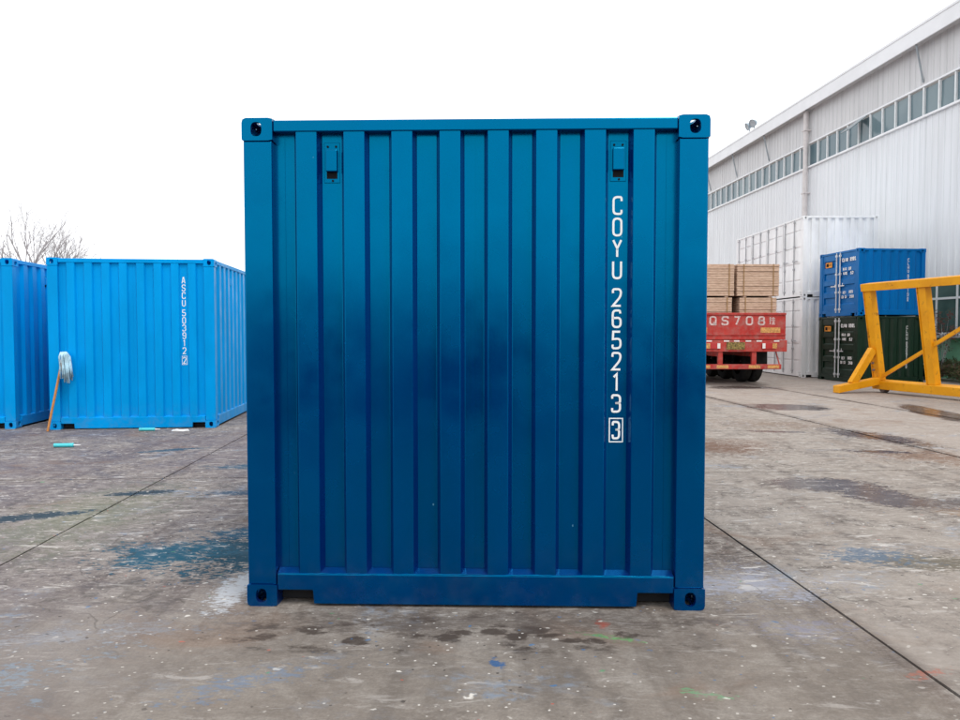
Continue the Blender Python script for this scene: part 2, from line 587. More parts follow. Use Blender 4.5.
def container(label, loc, yaw, W, H, L, mat, group=None, front='wall', back='doors', left='wall', right='wall', fper=.252, sper=.275, ed=.050, marks=None, vents=(), name='shipping_container'):
    root = empty(name, loc, yaw, label, 'container', group)
    FT = lambda a, d, z: (a, d, z)
    BT = lambda a, d, z: (-a, L - d, z)
    RT = lambda a, d, z: (W / 2 - d, L / 2 + a, z)
    LT = lambda a, d, z: (-W / 2 + d, L / 2 - a, z)
    faces = (('front', front, FT, W, fper), ('back', back, BT, W, fper), ('right', right, RT, L, sper), ('left', left, LT, L, sper))
    # corner castings
    cm = casting_mesh(mat)
    for sx in (1, -1):
        for sy in (1, -1):
            for sz in (1, -1):
                o = link('corner_casting', cm, root)
                o.scale = (sx, sy, sz)
                o.location = (-sx * W / 2, 0 if sy > 0 else L, H - CH_ if sz > 0 else CH_)
    # corner posts
    for sx in (1, -1):
        for (ya, yb) in ((.005, .125), (L - .125, L - .005)):
            MB().box(*sorted((-sx * (W / 2 - .006), -sx * (W / 2 - .157))), ya, yb, CH_, H - CH_).build('corner_post', mat, root, .007)
    for fn, kind, T, w_, per in faces:
        hw = w_ / 2
        end = fn in ('front', 'back')
        cx = CW if end else CL
        ix = .157 if end else .125           # inner edge of the corner post
        a = hw - cx - .001
        # top rail
        MB(T).box(-a, a, .007, .066, H - .072, H - .011).build('top_rail', mat, root, .006)
        # bottom rail with lift pockets beside the castings
        rb, rt = .0135, .176
        if end or True:
            nw = min(.19, a * .3)
            nz = .088
            if end:
                poly = [(-a, nz), (-a + nw, nz), (-a + nw + .006, rb), (a - nw - .006, rb), (a - nw, nz), (a, nz), (a, rt), (-a, rt)]
            else:
                poly = [(-a, .03), (a, .03), (a, rt), (-a, rt)]
            if end:
                for sg in (-1, 1):
                    MB(T).box(*sorted((sg * a, sg * (a - nw - .02))), .10, .13, .012, .0985).build('pocket_shade_plate', M['dark'], root)  # dark back plate closes the pocket, its black standing for shade inside
            br = MB(T).prism(poly, .006, .056, 'y').build('bottom_rail', mat, root, .005)
            if kind == 'wall':       # sloped weld flange behind the rail, showing in the recesses
                MB(T).prism([(.012, rt - .002), (.062, rt - .002), (.062, rt + .022)], -a, a, 'x') if False else None
                fl = MB(T)
                fl.add([(-a, .010, rt + .001), (a, .010, rt + .001), (a, .060, rt + .020), (-a, .060, rt + .020), (-a, .060, rt - .03), (a, .060, rt - .03)],
                       [(0, 1, 2, 3), (3, 2, 5, 4), (4, 5, 1, 0)])
                fl.build('weld_flange', mat, br)
                # weld bead along the rail's upper edge
                pts = []
                n = max(8, int(a * 2 / .03))
                pts = [(-a + 2 * a * i / n, .0105 + random.uniform(-.001, .001), rt + random.uniform(-.001, .002)) for i in range(n + 1)]
                MB(T).path(pts, [.0035 + random.uniform(-.0012, .0016) for _ in pts], 5).build('weld_bead', mat, br, smooth=True)
        if kind == 'wall':
            half = hw - ix - .0
            depth = ed if end else .036
            mb, cs = corrugated(T, half, rt - .02, H - .05, .0125, depth, per, .110 if end else per * .42, .018 if end else .05)
            mb.build(fn + '_wall' if False else 'wall_panel', mat, root)
            if end:
                ws = MB(T)
                for xs in (0.006, -half + .052, half - .052):
                    ws.box(xs - .0022, xs + .0022, .0125 + depth - .0025, .0125 + depth + .002, rt, H - .07)
                ws.build('sheet_seam', mat, root)
        elif kind == 'doors':
            doors(root, T, hw - ix - .004, 2, rt + .004, H - .076, mat)
            MB(T).box(-hw + ix, hw - ix, .07, .09, rt - .02, H - .05).build('door_gasket', M['gasket_and_slot'], root)
        elif kind == 'side_doors':
            doors(root, T, hw - ix - .004, 4, rt + .004, H - .076, mat)
            MB(T).box(-hw + ix, hw - ix, .07, .09, rt - .02, H - .05).build('door_gasket', M['gasket_and_slot'], root)
    # roof: shallow corrugation, and floor
    n = max(4, int(L / .21))
    prof = []
    for i in range(n):
        y = .07 + (L - .14) * i / n
        s = (L - .14) / n
        prof += [(y, 0), (y + s * .35, 0), (y + s * .5, .016), (y + s * .85, .016)]
    prof.append((L - .07, 0))
    rb_ = MB()
    hwx = W / 2 - .068
    vs = [(-hwx, y, H - .034 + q) for y, q in prof] + [(hwx, y, H - .034 + q) for y, q in prof]
    m = len(prof)
    rb_.add(vs, [(i, m + i, m + i + 1, i + 1) for i in range(m - 1)])
    rb_.build('roof', mat, root)
    MB().box(-W / 2 + .06, W / 2 - .06, .06, L - .06, .1, .16).build('floor', M['dark'], root)
    cm_ = MB()
    k = max(3, int(L / .3))
    for i in range(1, k):
        y = L * i / k
        cm_.box(-W / 2 + .058, W / 2 - .058, y - .022, y + .022, .03, .0995)
    cm_.build('cross_members', M['dark'], root)
    # ventilators
    for (fn, a, z) in vents:
        T = {'front': FT, 'right': RT, 'left': LT}[fn]
        dd = .0125 + (ed if fn == 'front' else .036)
        v = MB(T).box(a - .042, a + .042, dd - .004, dd + .001, z, z + .212).build('ventilator', mat, root, .002)
        MB(T).prism([(a - .030, z + .056), (a + .030, z + .056), (a + .030, z + .172), (a - .030, z + .172)], dd - .026, dd - .003, 'y').build('hood', mat, v, .005)
        MB(T).box(a - .028, a + .028, dd - .0060, dd - .003, z + .022, z + .057).build('air_slot_shade', M['gasket_and_slot'], v)  # flat black patch standing for the shade inside the opening
        for (rx, rz) in ((-.022, .19), (.022, .19), (0.004, .011)):
            MB(T).tube((a + rx, dd - .008, z + rz), (a + rx, dd - .002, z + rz), .006, n=8).build('rivet', M['gasket_and_slot'], v)
    if marks:
        marks(root, {'front': FT, 'right': RT, 'left': LT, 'back': BT})
    return root


def doors(root, T, half, leaves, z0, z1, mat):
    g = .012 if leaves == 2 else .04
    lw = 2 * half / leaves
    for i in range(leaves):
        a0, a1 = -half + lw * i + g / 2, -half + lw * (i + 1) - g / 2
        # pressed leaf: three horizontal ribs
        nb = 4
        hh = z1 - z0
        prof = [(z0, .022), (z0 + .1, .022)]
        for k in range(nb):
            c = z0 + .1 + (hh - .2) * (k + .5) / nb
            s = (hh - .2) / nb
            if leaves == 2:
                prof += [(c - s * .30, .022), (c - s * .22, .052), (c + s * .22, .052), (c + s * .30, .022)]
            else:
                prof += [(c - s * .06, .022), (c - s * .04, .050), (c + s * .04, .050), (c + s * .06, .022)]
        prof += [(z1 - .1, .022), (z1, .022)]
        mb = MB(T)
        m = len(prof)
        vs = [(a0 + .06, d, z) for z, d in prof] + [(a1 - .06, d, z) for z, d in prof]
        mb.add(vs, [(j, m + j, m + j + 1, j + 1) for j in range(m - 1)])
        mb.box(a0, a0 + .06, .018, .068, z0, z1)
        mb.box(a1 - .06, a1, .018, .068, z0, z1)
        mb.box(a0 + .06, a1 - .06, .056, .066, z0, z1)
        leaf = mb.build('door', mat, root)
        rods = [a1 - .085] if (leaves == 2 and i == 0) else ([a0 + .085] if leaves == 2 else [a0 + lw * .12, a0 + lw * .62])
        for rx in rods:
            rod = MB(T).tube((rx, -.004, z0 - .07), (rx, -.004, z1 + .03), .017, n=10).build('locking_bar', M['galv'] if mat is not M['white_paint'] else M['grey_bar'], leaf, smooth=False)
            for zz in (z0 + .03, z0 + hh * .32, z0 + hh * .64, z1 - .06):
                MB(T).box(rx - .035, rx + .035, -.026, .018, zz - .03, zz + .03).build('bar_bracket', M['galv'] if mat is not M['white_paint'] else M['grey_bar'], leaf)
            hz = z0 + hh * .43
            d = -1 if (leaves == 2 and i == 0) else 1
            hb = MB(T).box(*sorted((rx + d * .01, rx + d * min(.3, lw * .3))), -.034, -.022, hz - .014, hz + .014)
            hb.box(rx - .03, rx + .03, -.036, -.0215, hz - .03, hz + .05)
            hb.build('door_handle', M['galv'] if mat is not M['white_paint'] else M['grey_bar'], leaf)
        for k in range(4):
            zz = z0 + hh * (.1 + .266 * k)
            ax = a0 - .004 if i % 2 == 0 else a1 + .004
            if leaves == 2:
                MB(T).tube((ax, .012, zz - .05), (ax, .012, zz + .05), .012, n=8).build('hinge', mat, leaf)


def main_marks(root, F):
    id_column(None, 'COYU 265213|3', .754, 2.186, .0125 + .050 - .0018, root)


def ascu_marks(root, F):
    id_column(None, 'ASCU 503912|2', .750, 2.315, .0125 + .036 - .0018, root, 1.03)


YARD = R(3.3)
SH = 2.591
container('deep blue steel shipping container filling the middle of the picture', (-.0312, 3.813, 0), R(-1.54), 2.438, SH, 6.058, M['navy'],
          marks=main_marks, vents=(('front', -.756, 2.262), ('front', .756, 2.262)))
container('bright blue shipping container with a mop leaning on its front', (-5.275, 11.019, 0), R(5.7), 2.438, SH, 6.058, M['sky_blue'], 'bright blue containers on the left',
          ed=.036, marks=ascu_marks, vents=(('right', -1.9, 2.2),))
container('bright blue shipping container cut off by the left edge of the picture', (-8.275, 10.88, 0), R(6.2), 2.438, SH, 6.058, M['sky_blue'], 'bright blue containers on the left',
          vents=(('right', -1.92, 2.2),))
wx, wy = 10.42 + 1.219, 23.55
container('lower white container with side doors standing on the concrete behind the red trailer', (wx, wy, 0), R(.2), 2.438, SH + .02, 6.058, M['white_paint'], 'stacked white containers', left='side_doors')
container('upper white container with side doors stacked below the warehouse window strip', (wx, wy, SH + .022), R(.2), 2.438, SH + .02, 6.058, M['white_paint'], 'stacked white containers', left='side_doors')


def mini_marks(col):
    def f(root, F):
        mb = MB(F['front'])
        d = .0162
        x = .16
        row(mb, 'CLHU 89091', x, 1.61, .115, d, .52)
        row(mb, 'MAX GR', x + .04, 1.35, .09, d, .62)
        row(mb, 'TARE', x + .05, 1.22, .09, d, .5)
        row(mb, '52', x + .42, 1.22, .09, d, .7)
        row(mb, 'L', x + .02, .90, .1, d)
        row(mb, 'NET', x + .05, .66, .09, d, .5)
        row(mb, '805', x + .36, .67, .09, d, .6)
        row(mb, 'CU CA', x, .53, .09, d, .45)
        row(mb, '260', x + .40, .53, .09, d, .6)
        mb.build('door_lettering', M['letter'], root)
        MB(F['front']).box(-.70, -.36, .0145, .0175, 1.50, 1.66).build('orange_label', M['orange_label'], root)
        m2 = MB(F['front']).box(-.66, -.54, .012, .0142, 1.53, 1.63)
        m2.box(-.52, -.40, .012, .0142, 1.60, 1.615)
        m2.box(-.52, -.40, .012, .0142, 1.565, 1.58)
        m2.build('label_print', M['gasket_and_slot'], root)
        id_column(F['right'], 'CLHU 890919|0', .52, 1.66, .0125 - .0018 + .036, root, .95)
    return f


mx0, my0, myaw = 10.86, 20.9, R(5.5)
mW, mL, mH = 2.0, 2.05, 1.945
bd = Vector((-math.sin(myaw), math.cos(myaw)))
mc = Vector((mx0, my0)) + bd * (mW / 2)
for i, (mat, z, lab) in enumerate(((M['dark_green'], 0, 'small dark green container under the small blue one, behind the yellow frame'),
                                   (M['mid_blue'], mH + .002, 'small blue container with white door lettering on top of the dark green one'))):
    container(lab, (mc.x, mc.y, z), myaw - R(90), mW, mH, mL, mat, 'small stacked containers', front='doors', back='wall', marks=mini_marks(i), sper=.26)

# unseen containers added behind the camera as something dark for the glossy end to mirror
for bx, bl in ((-3.6, 'left end'), (-.55, 'middle'), (2.9, 'right end')):
    container('unseen dark green container added behind the viewer for its reflection, %s' % bl, (bx, -4.3 - .2 * abs(bx), 0), R(180 + bx), 2.2, 2.2, 2.4, M['dark_green'], 'unseen containers added behind the viewer for their reflection', sper=.26)

# ------------------------------------------------------------------ ground: concrete slabs with paint spatter
def yd(u, v):
    c, s = math.cos(YARD), math.sin(YARD)
    return (u * c - v * s, u * s + v * c)


def concrete():
    g = NG('stained_concrete')
    p = g.pos()
    sx, sy, _ = g.sep(p)
    nA = g.noise(p, 0.55, 5, 0.62)                                        # metres
    nB = g.noise(g.mapv(p, (1, 1.25, 1), (4, 2, 0)), 2.4, 7, 0.68, 0.5)     # decimetres
    nC = g.noise(g.mapv(p, (1, 1.6, 1), (9, 5, 0), (0, 0, .12)), 9.0, 7, 0.72, 0.4)   # centimetres
    nD = g.noise(p, 75, 3, 0.7)                                           # grit
    inv = lambda x: g.math('SUBTRACT', 1.0, x)
    mul = lambda a, b: g.math('MULTIPLY', a, b)
    nE = g.noise(g.mapv(p, (1, 2.2, 1), (1, 7, 0), (0, 0, -.08)), 20.0, 5, 0.7, 0.3)
    nT = g.noise(g.mapv(p, (1, .07, 1), (13, 2, 0), (0, 0, -YARD)), 3.0, 5, 0.62, 0.4)        # wheel and drag marks along the lanes
    c = g.mix(g.ramp(nA, 0.36, 0.64), (0.165, 0.138, 0.122), (0.245, 0.216, 0.194))
    c = g.mix(g.ramp(nB, 0.48, 0.66, 0, 0.70), c, (0.31, 0.288, 0.265))
    c = g.mix(g.ramp(nB, 0.49, 0.34, 0, 0.80), c, (0.092, 0.076, 0.070))
    c = g.mix(g.ramp(nT, 0.51, 0.34, 0, 0.75), c, (0.092, 0.074, 0.068))
    c = g.mix(g.ramp(nT, 0.55, 0.70, 0, 0.35), c, (0.33, 0.31, 0.29))
    fg = g.ramp(sy, 3.5, 4.6, .35, 1)
    c = g.mix(mul(fg, g.ramp(nC, 0.51, 0.63, 0, 0.75)), c, (0.36, 0.335, 0.31))
    c = g.mix(mul(fg, g.ramp(nC, 0.48, 0.37, 0, 0.85)), c, (0.060, 0.050, 0.048))
    c = g.mix(mul(fg, g.ramp(nE, 0.53, 0.64, 0, 0.55)), c, (0.44, 0.41, 0.385))
    c = g.mix(mul(fg, g.ramp(nE, 0.46, 0.36, 0, 0.60)), c, (0.065, 0.055, 0.054))
    c = g.mix(g.ramp(nD, 0.3, 0.7, 0, 1), g.mix(1.0, c, (0.82, 0.82, 0.82), 'MULTIPLY'), g.mix(1.0, c, (1.16, 1.16, 1.16), 'MULTIPLY'))
    jag = g.math('ADD', mul(g.math('SUBTRACT', nB, .5), 2.2), g.math('ADD', mul(g.math('SUBTRACT', nC, .5), 2.4), mul(g.math('SUBTRACT', nE, .5), 3.2)))
    jag2 = g.math('ADD', mul(g.math('SUBTRACT', nA, .5), 2.0), mul(g.math('SUBTRACT', nB, .5), 1.2))

    def patch(cx, cy, rx, ry, rot=0.0, amp=1.0, soft=0.5, j=None):
        """irregular stain: ellipse broken up by the concrete's own roughness"""
        t = g.n('ShaderNodeMapping', vector_type='TEXTURE')
        g.put(t.inputs['Vector'], p)
        t.inputs['Location'].default_value = (cx, cy, 0)
        t.inputs['Rotation'].default_value = (0, 0, rot)
        t.inputs['Scale'].default_value = (rx, ry, 1000)
        ln = g.n('ShaderNodeVectorMath', operation='LENGTH')
        g.put(ln.inputs[0], t.outputs[0])
        return g.ramp(g.math('MULTIPLY_ADD', j or jag, amp, ln.outputs['Value']), 1.0, 1.0 - soft)

    # worn pale concrete of the lanes to the right, violet-grey tone on the left
    u = g.math('ADD', mul(sx, math.cos(YARD)), mul(sy, math.sin(YARD)))
    c = g.mix(mul(g.ramp(u, 2.05, 2.15), mul(g.ramp(nB, .66, .40), .60)), c, (0.40, 0.365, 0.33))
    c = g.mix(g.ramp(u, 5.4, 6.6, 0, .58), c, (0.37, 0.325, 0.295))
    c = g.mix(mul(g.ramp(u, -.9, -2.0), g.ramp(nA, .62, .38, .15, .45)), c, (0.150, 0.135, 0.168))
    c = g.mix(mul(mul(g.ramp(sy, 4.4, 3.0), g.ramp(u, 2.1, 1.9)), .42), c, (0.225, 0.203, 0.176))
    for uj, wj, kj in ((6.12, .22, .75), (8.80, .20, .65), (2.1, .09, .45)):
        dj = g.math('ABSOLUTE', g.math('SUBTRACT', u, uj))
        c = g.mix(mul(mul(g.ramp(dj, wj, .01), g.ramp(nB, .62, .40)), kj), c, (0.07, 0.052, 0.046))
    # rust, ochre and green films, blue overspray mist
    rust = g.noise(g.mapv(p, (1, 1.5, 1), (21, 3, 0)), 0.9, 6, 0.62, 0.8)
    c = g.mix(g.ramp(rust, 0.55, 0.72, 0, 0.42), c, (0.20, 0.125, 0.085))
    c = g.mix(mul(patch(-3.15, 5.8, .75, 1.5, 0, .9, .9), .40), c, (0.21, 0.24, 0.15))
    mist = mul(g.ramp(rust, .44, .30), g.ramp(nC, .44, .60))
    c = g.mix(mul(mist, .55), c, (0.17, 0.25, 0.36))
    stains = [
        (-1.48, 4.80, .55, .46, 0.08, 1.0, .14, (0.004, 0.050, 0.085), .96),
        (-2.05, 4.75, .34, .26, 0.08, 1.5, .2, (0.012, 0.085, 0.14), .9),
        (-1.45, 5.25, .55, .18, 0.0, 1.0, .2, (0.008, 0.07, 0.13), .9),
        (-3.75, 5.65, .55, .14, 0.45, .6, .2, (0.02, 0.045, 0.07), .9),
        (-3.1, 6.6, .30, .10, 0.3, .7, .2, (0.02, 0.04, 0.06), .9),
        (-3.9, 9.0, .5, .10, 0.5, .8, .3, (0.02, 0.07, 0.12), .85),
        (-2.4, 7.9, .5, .14, 0.0, 1.2, .3, (0.02, 0.08, 0.14), .85),
        (-2.0, 6.6, .5, .10, 0.0, 1.3, .3, (0.02, 0.06, 0.11), .8),
        (-1.38, 4.15, .14, .40, -0.1, 1.2, .7, (0.50, 0.53, 0.57), .8),
        (1.60, 4.2, .50, .32, 0.0, 1.3, 1.0, (0.40, 0.43, 0.52), .6),
        (1.60, 3.55, .25, .12, 0.0, 1.8, .9, (0.26, 0.27, 0.36), .5),
        (3.0, 9.3, .9, .9, -0.5, .8, .8, (0.13, 0.070, 0.045), .85),
        (5.3, 8.6, .8, .7, -0.3, 1.0, .8, (0.16, 0.085, 0.05), .7),
        (4.7, 11.5, 1.2, .8, 0, 1.0, .9, (0.17, 0.115, 0.08), .6),
        (2.85, 4.6, .62, .22, -0.2, .9, .7, (0.10, 0.088, 0.062), .75),
        (2.55, 4.72, .22, .14, 0, 2.2, .5, (0.09, 0.18, 0.30), .5),
        (-2.2, 2.95, .45, .16, 0.6, 2.4, .9, (0.22, 0.32, 0.42), .4),
        (-2.0, 3.45, .55, .12, 0.3, 2.4, .9, (0.34, 0.37, 0.42), .35),
        (-1.0, 3.0, .30, .10, 0.5, 1.8, .9, (0.14, 0.22, 0.34), .5),
        (.62, 3.60, .035, .06, 0, 1.3, .6, (0.42, 0.07, 0.04), .7),
        (.66, 3.44, .16, .03, -.3, 1.5, .6, (0.12, 0.36, 0.13), .6),
        (.08, 3.16, .03, .06, .3, 1.4, .5, (0.02, 0.10, 0.26), .8),
        (.90, 2.90, .12, .03, -.3, 1.5, .6, (0.12, 0.36, 0.18), .5),
        (1.95, 3.08, .09, .03, .2, 2.2, .6, (0.40, 0.12, 0.08), .5),
    ]
    for (cx, cy, rx, ry, ro, am, sf, colr, k) in stains:
        c = g.mix(mul(patch(cx, cy, rx, ry, ro, am, sf), k), c, colr)
    # damp spots in front of the container
    d1, cc1 = g.vor(g.mapv(p, (1, 1.5, 1)), 5.5)
    dk = mul(g.ramp(g.math('MULTIPLY_ADD', nC, .9, d1), .90, .74), patch(-.1, 3.48, 1.5, .26, 0, .35, .6))
    c = g.mix(mul(dk, .85), c, (0.050, 0.038, 0.032))
    c = g.mix(mul(patch(-.1, 3.62, 1.5, .18, 0, .9, .8), .5), c, (0.085, 0.068, 0.060))
    # standing water and oil
    wet = None
    for a in [(6.1, 14.2, .95, .80, 0.0, .7, .3, jag2), (3.35, 6.95, .62, .36, -.1, .38, .25), (3.60, 6.45, .36, .55, .2, .38, .25), (4.35, 6.1, .95, .34, -.10, .55, .5),
              (5.55, 10.2, .42, 1.1, .35, .7, .4), (8.35, 13.4, .38, 1.7, -.22, .5, .25, jag2), (7.0, 19.4, 1.3, .8, 0, .8, .5, jag2), (4.9, 8.9, .55, .14, -.2, .7, .4), (4.4, 10.7, .5, .12, -.2, .7, .4)]:
        q = patch(*a)
        wet = q if wet is None else g.math('MAXIMUM', wet, q)
    c = g.mix(mul(wet, g.ramp(nC, .3, .6, .96, .80)), c, (0.048, 0.032, 0.031))
    c = g.mix(mul(patch(4.5, 5.75, .8, .30, -.2, .9, .8), .6), c, (0.30, 0.16, 0.06))
    # paint droplets in several colours, three sizes
    wn = g.n('ShaderNodeTexNoise')
    g.put(wn.inputs['Vector'], p)
    wn.inputs['Scale'].default_value = 22
    wn.inputs['Detail'].default_value = 4
    for (sc, thr, r0, r1, seed, asp, wob) in ((30, .80, .24, .14, 0, 1.3, .020), (13, .82, .22, .13, 5, 1.5, .055), (5.5, .90, .16, .08, 11, 1.4, .12)):
        ad = g.n('ShaderNodeVectorMath', operation='MULTIPLY_ADD')
        g.put(ad.inputs[0], wn.outputs['Color'])
        ad.inputs[1].default_value = (wob, wob, 0)
        g.put(ad.inputs[2], p)
        vv = g.mapv(ad.outputs[0], (1, asp, 1), (seed, seed * .7, 0), (0, 0, .3))
        d, cc = g.vor(vv, sc)
        k = g.sep(cc)
        m = mul(mul(g.ramp(d, r0, r1), g.ramp(k[0], thr, thr + .02)), g.ramp(nA, .34, .58, .3, 1))
        cr = g.n('ShaderNodeValToRGB')
        g.put(cr.inputs[0], k[1])
        e = cr.color_ramp
        e.interpolation = 'CONSTANT'
        e.elements[0].color = (0.68, 0.66, 0.62, 1)
        e.elements[0].position = 0
        e.elements[1].color = (0.06, 0.16, 0.32, 1)
        e.elements[1].position = .62
        for q, cl in ((.76, (.04, .035, .035)), (.95, (.09, .28, .14)), (.972, (.42, .10, .07))):
            x = e.elements.new(q)
            x.color = (*cl, 1)
        c = g.mix(mul(m, .85), c, cr.outputs[0])
    # scraped white scuffs
    s1 = g.noise(g.mapv(p, (1.0, 3.2, 1), (3, 9, 0), (0, 0, -.15)), 4.2, 7, .75, .7)
    c = g.mix(mul(g.ramp(s1, .55, .65), mul(fg, g.ramp(rust, .62, .44, .10, .80))), c, (0.60, 0.58, 0.56))
    # hairline cracks
    dv = g.n('ShaderNodeTexVoronoi', feature='DISTANCE_TO_EDGE')
    w2 = g.n('ShaderNodeVectorMath', operation='MULTIPLY_ADD')
    n5 = g.n('ShaderNodeTexNoise')
    g.put(n5.inputs['Vector'], p)
    n5.inputs['Scale'].default_value = 1.4
    n5.inputs['Detail'].default_value = 4
    g.put(w2.inputs[0], n5.outputs['Color'])
    w2.inputs[1].default_value = (1.6, 1.6, 0)
    g.put(w2.inputs[2], p)
    g.put(dv.inputs['Vector'], w2.outputs[0])
    dv.inputs['Scale'].default_value = .33
    crk = mul(g.ramp(dv.outputs['Distance'], .004, .001), g.ramp(nA, .46, .54))
    c = g.mix(mul(crk, .35), c, (0.04, 0.035, 0.03))
    c = g.mix(1.0, c, (0.95, 0.925, 0.90), 'MULTIPLY')
    rough = g.ramp(nB, .3, .7, .46, .75)
    rough = g.math('ADD', mul(rough, inv(wet)), mul(wet, .24))
    g.set(Base_Color=c, Roughness=rough, Specular_IOR_Level=g.math('MULTIPLY_ADD', wet, .20, .05))
    hgt = g.math('ADD', mul(nD, .35), nC)
    g.bump(mul(hgt, inv(mul(wet, .93))), .4, .006)
    return g.m


CON = concrete()
soil = simple('joint_grit', (0.05, 0.043, 0.038), 0.95, var=0.3, scale=3, spec=.1)
gm = MB()
gm.add([(-900, -300, -.03), (900, -300, -.03), (900, 1500, -.03), (-900, 1500, -.03)], [(0, 1, 2, 3)])
ground = gm.build('ground', soil)
ground['kind'] = 'structure'
us = [(-60, 0), (-30, .014), (-17.4, .014), (-12.5, .014), (-7.6, .014), (-2.76, .013), (2.1, .014), (6.12, .045), (8.80, .05), (13.6, .014), (18.5, .014), (34, .014), (60, 0)]
vsl = [-30, -14, -3.2, 7.42, 18.0, 29, 45, 62, 90]
for i in range(len(us) - 1):
    for j in range(len(vsl) - 1):
        u0, u1 = us[i][0] + us[i][1] / 2, us[i + 1][0] - us[i + 1][1] / 2
        v0, v1 = vsl[j] + .012, vsl[j + 1] - .012
        cu, cv = (u0 + u1) / 2, (v0 + v1) / 2
        mb = MB()
        a, b = (u1 - u0) / 2, (v1 - v0) / 2
        def edge(n, f):
            return [f(k / n) for k in range(n)]
        # arrises worn uneven along the long joints
        n = 44
        poly = []
        poly += edge(2, lambda t: (-a + 2 * a * t, -b))
        poly += edge(n, lambda t: (a - abs(random.gauss(0, .0022)), -b + 2 * b * t))
        poly += edge(2, lambda t: (a - 2 * a * t, b))
        poly += edge(n, lambda t: (-a + abs(random.gauss(0, .0022)), b - 2 * b * t))
        mb.prism(poly, -.029, 0, 'z')
        o = mb.build('slab', CON, ground)
        X = yd(cu, cv)
        o.location = (X[0], X[1], 0)
        o.rotation_euler = (0, 0, YARD)

# ------------------------------------------------------------------ warehouse
def cladding(name, col):
    g = NG(name)
    p = g.pos()
    st = g.noise(g.mapv(p, (3, 3, .12)), 2.0, 5, .6)
    c = g.mix(g.ramp(st, .35, .75), col, tuple(x * .86 for x in col))
    c = g.mix(g.math('MULTIPLY', g.ramp(g.noise(p, .4, 4), .45, .7), .25), c, tuple(x * y for x, y in zip(col, (.9, .88, .86))))
    g.set(Base_Color=c, Roughness=.5, Specular_IOR_Level=.35)
    return g.m


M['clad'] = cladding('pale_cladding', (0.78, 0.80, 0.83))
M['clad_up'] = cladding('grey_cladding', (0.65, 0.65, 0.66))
M['fascia'] = simple('white_fascia', (0.82, 0.83, 0.85), .5, var=.04, scale=1)
M['green_wall'] = simple('green_wall_paint', (0.22, 0.55, 0.34), .7, var=.1, scale=2)
M['winframe'] = simple('white_window_frame', (0.75, 0.77, 0.78), .45, var=.04)
M['pipe'] = simple('pale_downpipe', (0.66, 0.62, 0.61), .5, var=.06)
M['bracket'] = simple('grey_bracket_steel', (0.34, 0.38, 0.41), .5, .2, .1)
M['steelgrey'] = simple('grey_steel', (0.22, 0.27, 0.31), .5, .3, .1)
gg = NG('tinted_glass')
gg.set(Base_Color=gg.mix(gg.ramp(gg.noise(gg.pos(), .35, 3), .35, .65), (0.10, 0.16, 0.19), (0.16, 0.225, 0.25)), Roughness=.12, Specular_IOR_Level=.5)
M['glass'] = gg.m
gd = NG('dark_window_glass')
gd.set(Base_Color=gd.mix(gd.ramp(gd.noise(gd.pos(), .8, 3), .35, .65), (0.02, 0.06, 0.055), (0.05, 0.11, 0.10)), Roughness=.1, Specular_IOR_Level=.5)
M['dglass'] = gd.m

WY = math.atan(47 / 726.2)
wh = empty('warehouse', (14.9, 23.3, 0), WY, 'long pale corrugated warehouse with a strip of high windows', 'building')
# local frame: y along the wall (away), x into the building; wall faces -x
Y0, Y1 = -21.0, 70.0
yo = lambda px: (11914 / (px - 433) - 23.3) / math.cos(WY)


def clad_strip(z0, z1, x, mat, name, per=.30):
    prof = []
    y = Y0
    while y < Y1:
        prof += [(y, 0), (y + per * .62, 0), (y + per * .70, -.022), (y + per * .92, -.022)]
        y += per
    m = len(prof)
    mb = MB()
    vs = [(x + q, yy, z0) for yy, q in prof] + [(x + q, yy, z1) for yy, q in prof]
    mb.add(vs, [(i, m + i, m + i + 1, i + 1) for i in range(m - 1)])
    return mb.build(name, mat, wh)


WB, WT = 8.70, 9.62
clad_strip(1.38, WB - .05, 0, M['clad'], 'wall_cladding')
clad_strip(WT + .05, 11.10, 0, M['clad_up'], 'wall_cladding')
MB().box(-.02, .2, Y0, Y1, 0, 1.36).build('green_dado', M['green_wall'], wh)
MB().box(-.10, .1, Y0, Y1, WB - .10, WB - .02).build('window_sill', M['fascia'], wh, .01)
MB().box(-.06, .1, Y0, Y1, WT + .02, WT + .08).build('window_head', M['fascia'], wh)
bay = yo(806) - yo(855)
py = bay / 5
ys0 = yo(806) - py * 45
pane_m = MB().box(-.004, .004, .03, py - .03, 0, WT - WB - .02).mesh('window_pane', M['glass'])
mul_m = MB().box(-.045, .05, -.03, .03, 0, WT - WB + .02).mesh('mullion', M['winframe'])
k = 0
while True:
    y = ys0 + k * py
    if y > Y1 - 1:
        break
    if y > Y0:
        o = link('window_pane', pane_m, wh)
        o.location = (.03, y, WB - .01)
        o.rotation_euler = (0, R(random.uniform(-1.2, 1.2)), 0)
        o = link('mullion', mul_m, wh)
        o.location = (0, y, WB - .02)
    k += 1
# one top-hung pane left open
oy = yo(859)
o = MB().box(-.012, .012, -py / 2 + .03, py / 2 - .03, -.85, 0).build('open_window', M['glass'], wh)
o.location = (-.06, oy, WT)
o.rotation_euler = (0, R(52), 0)
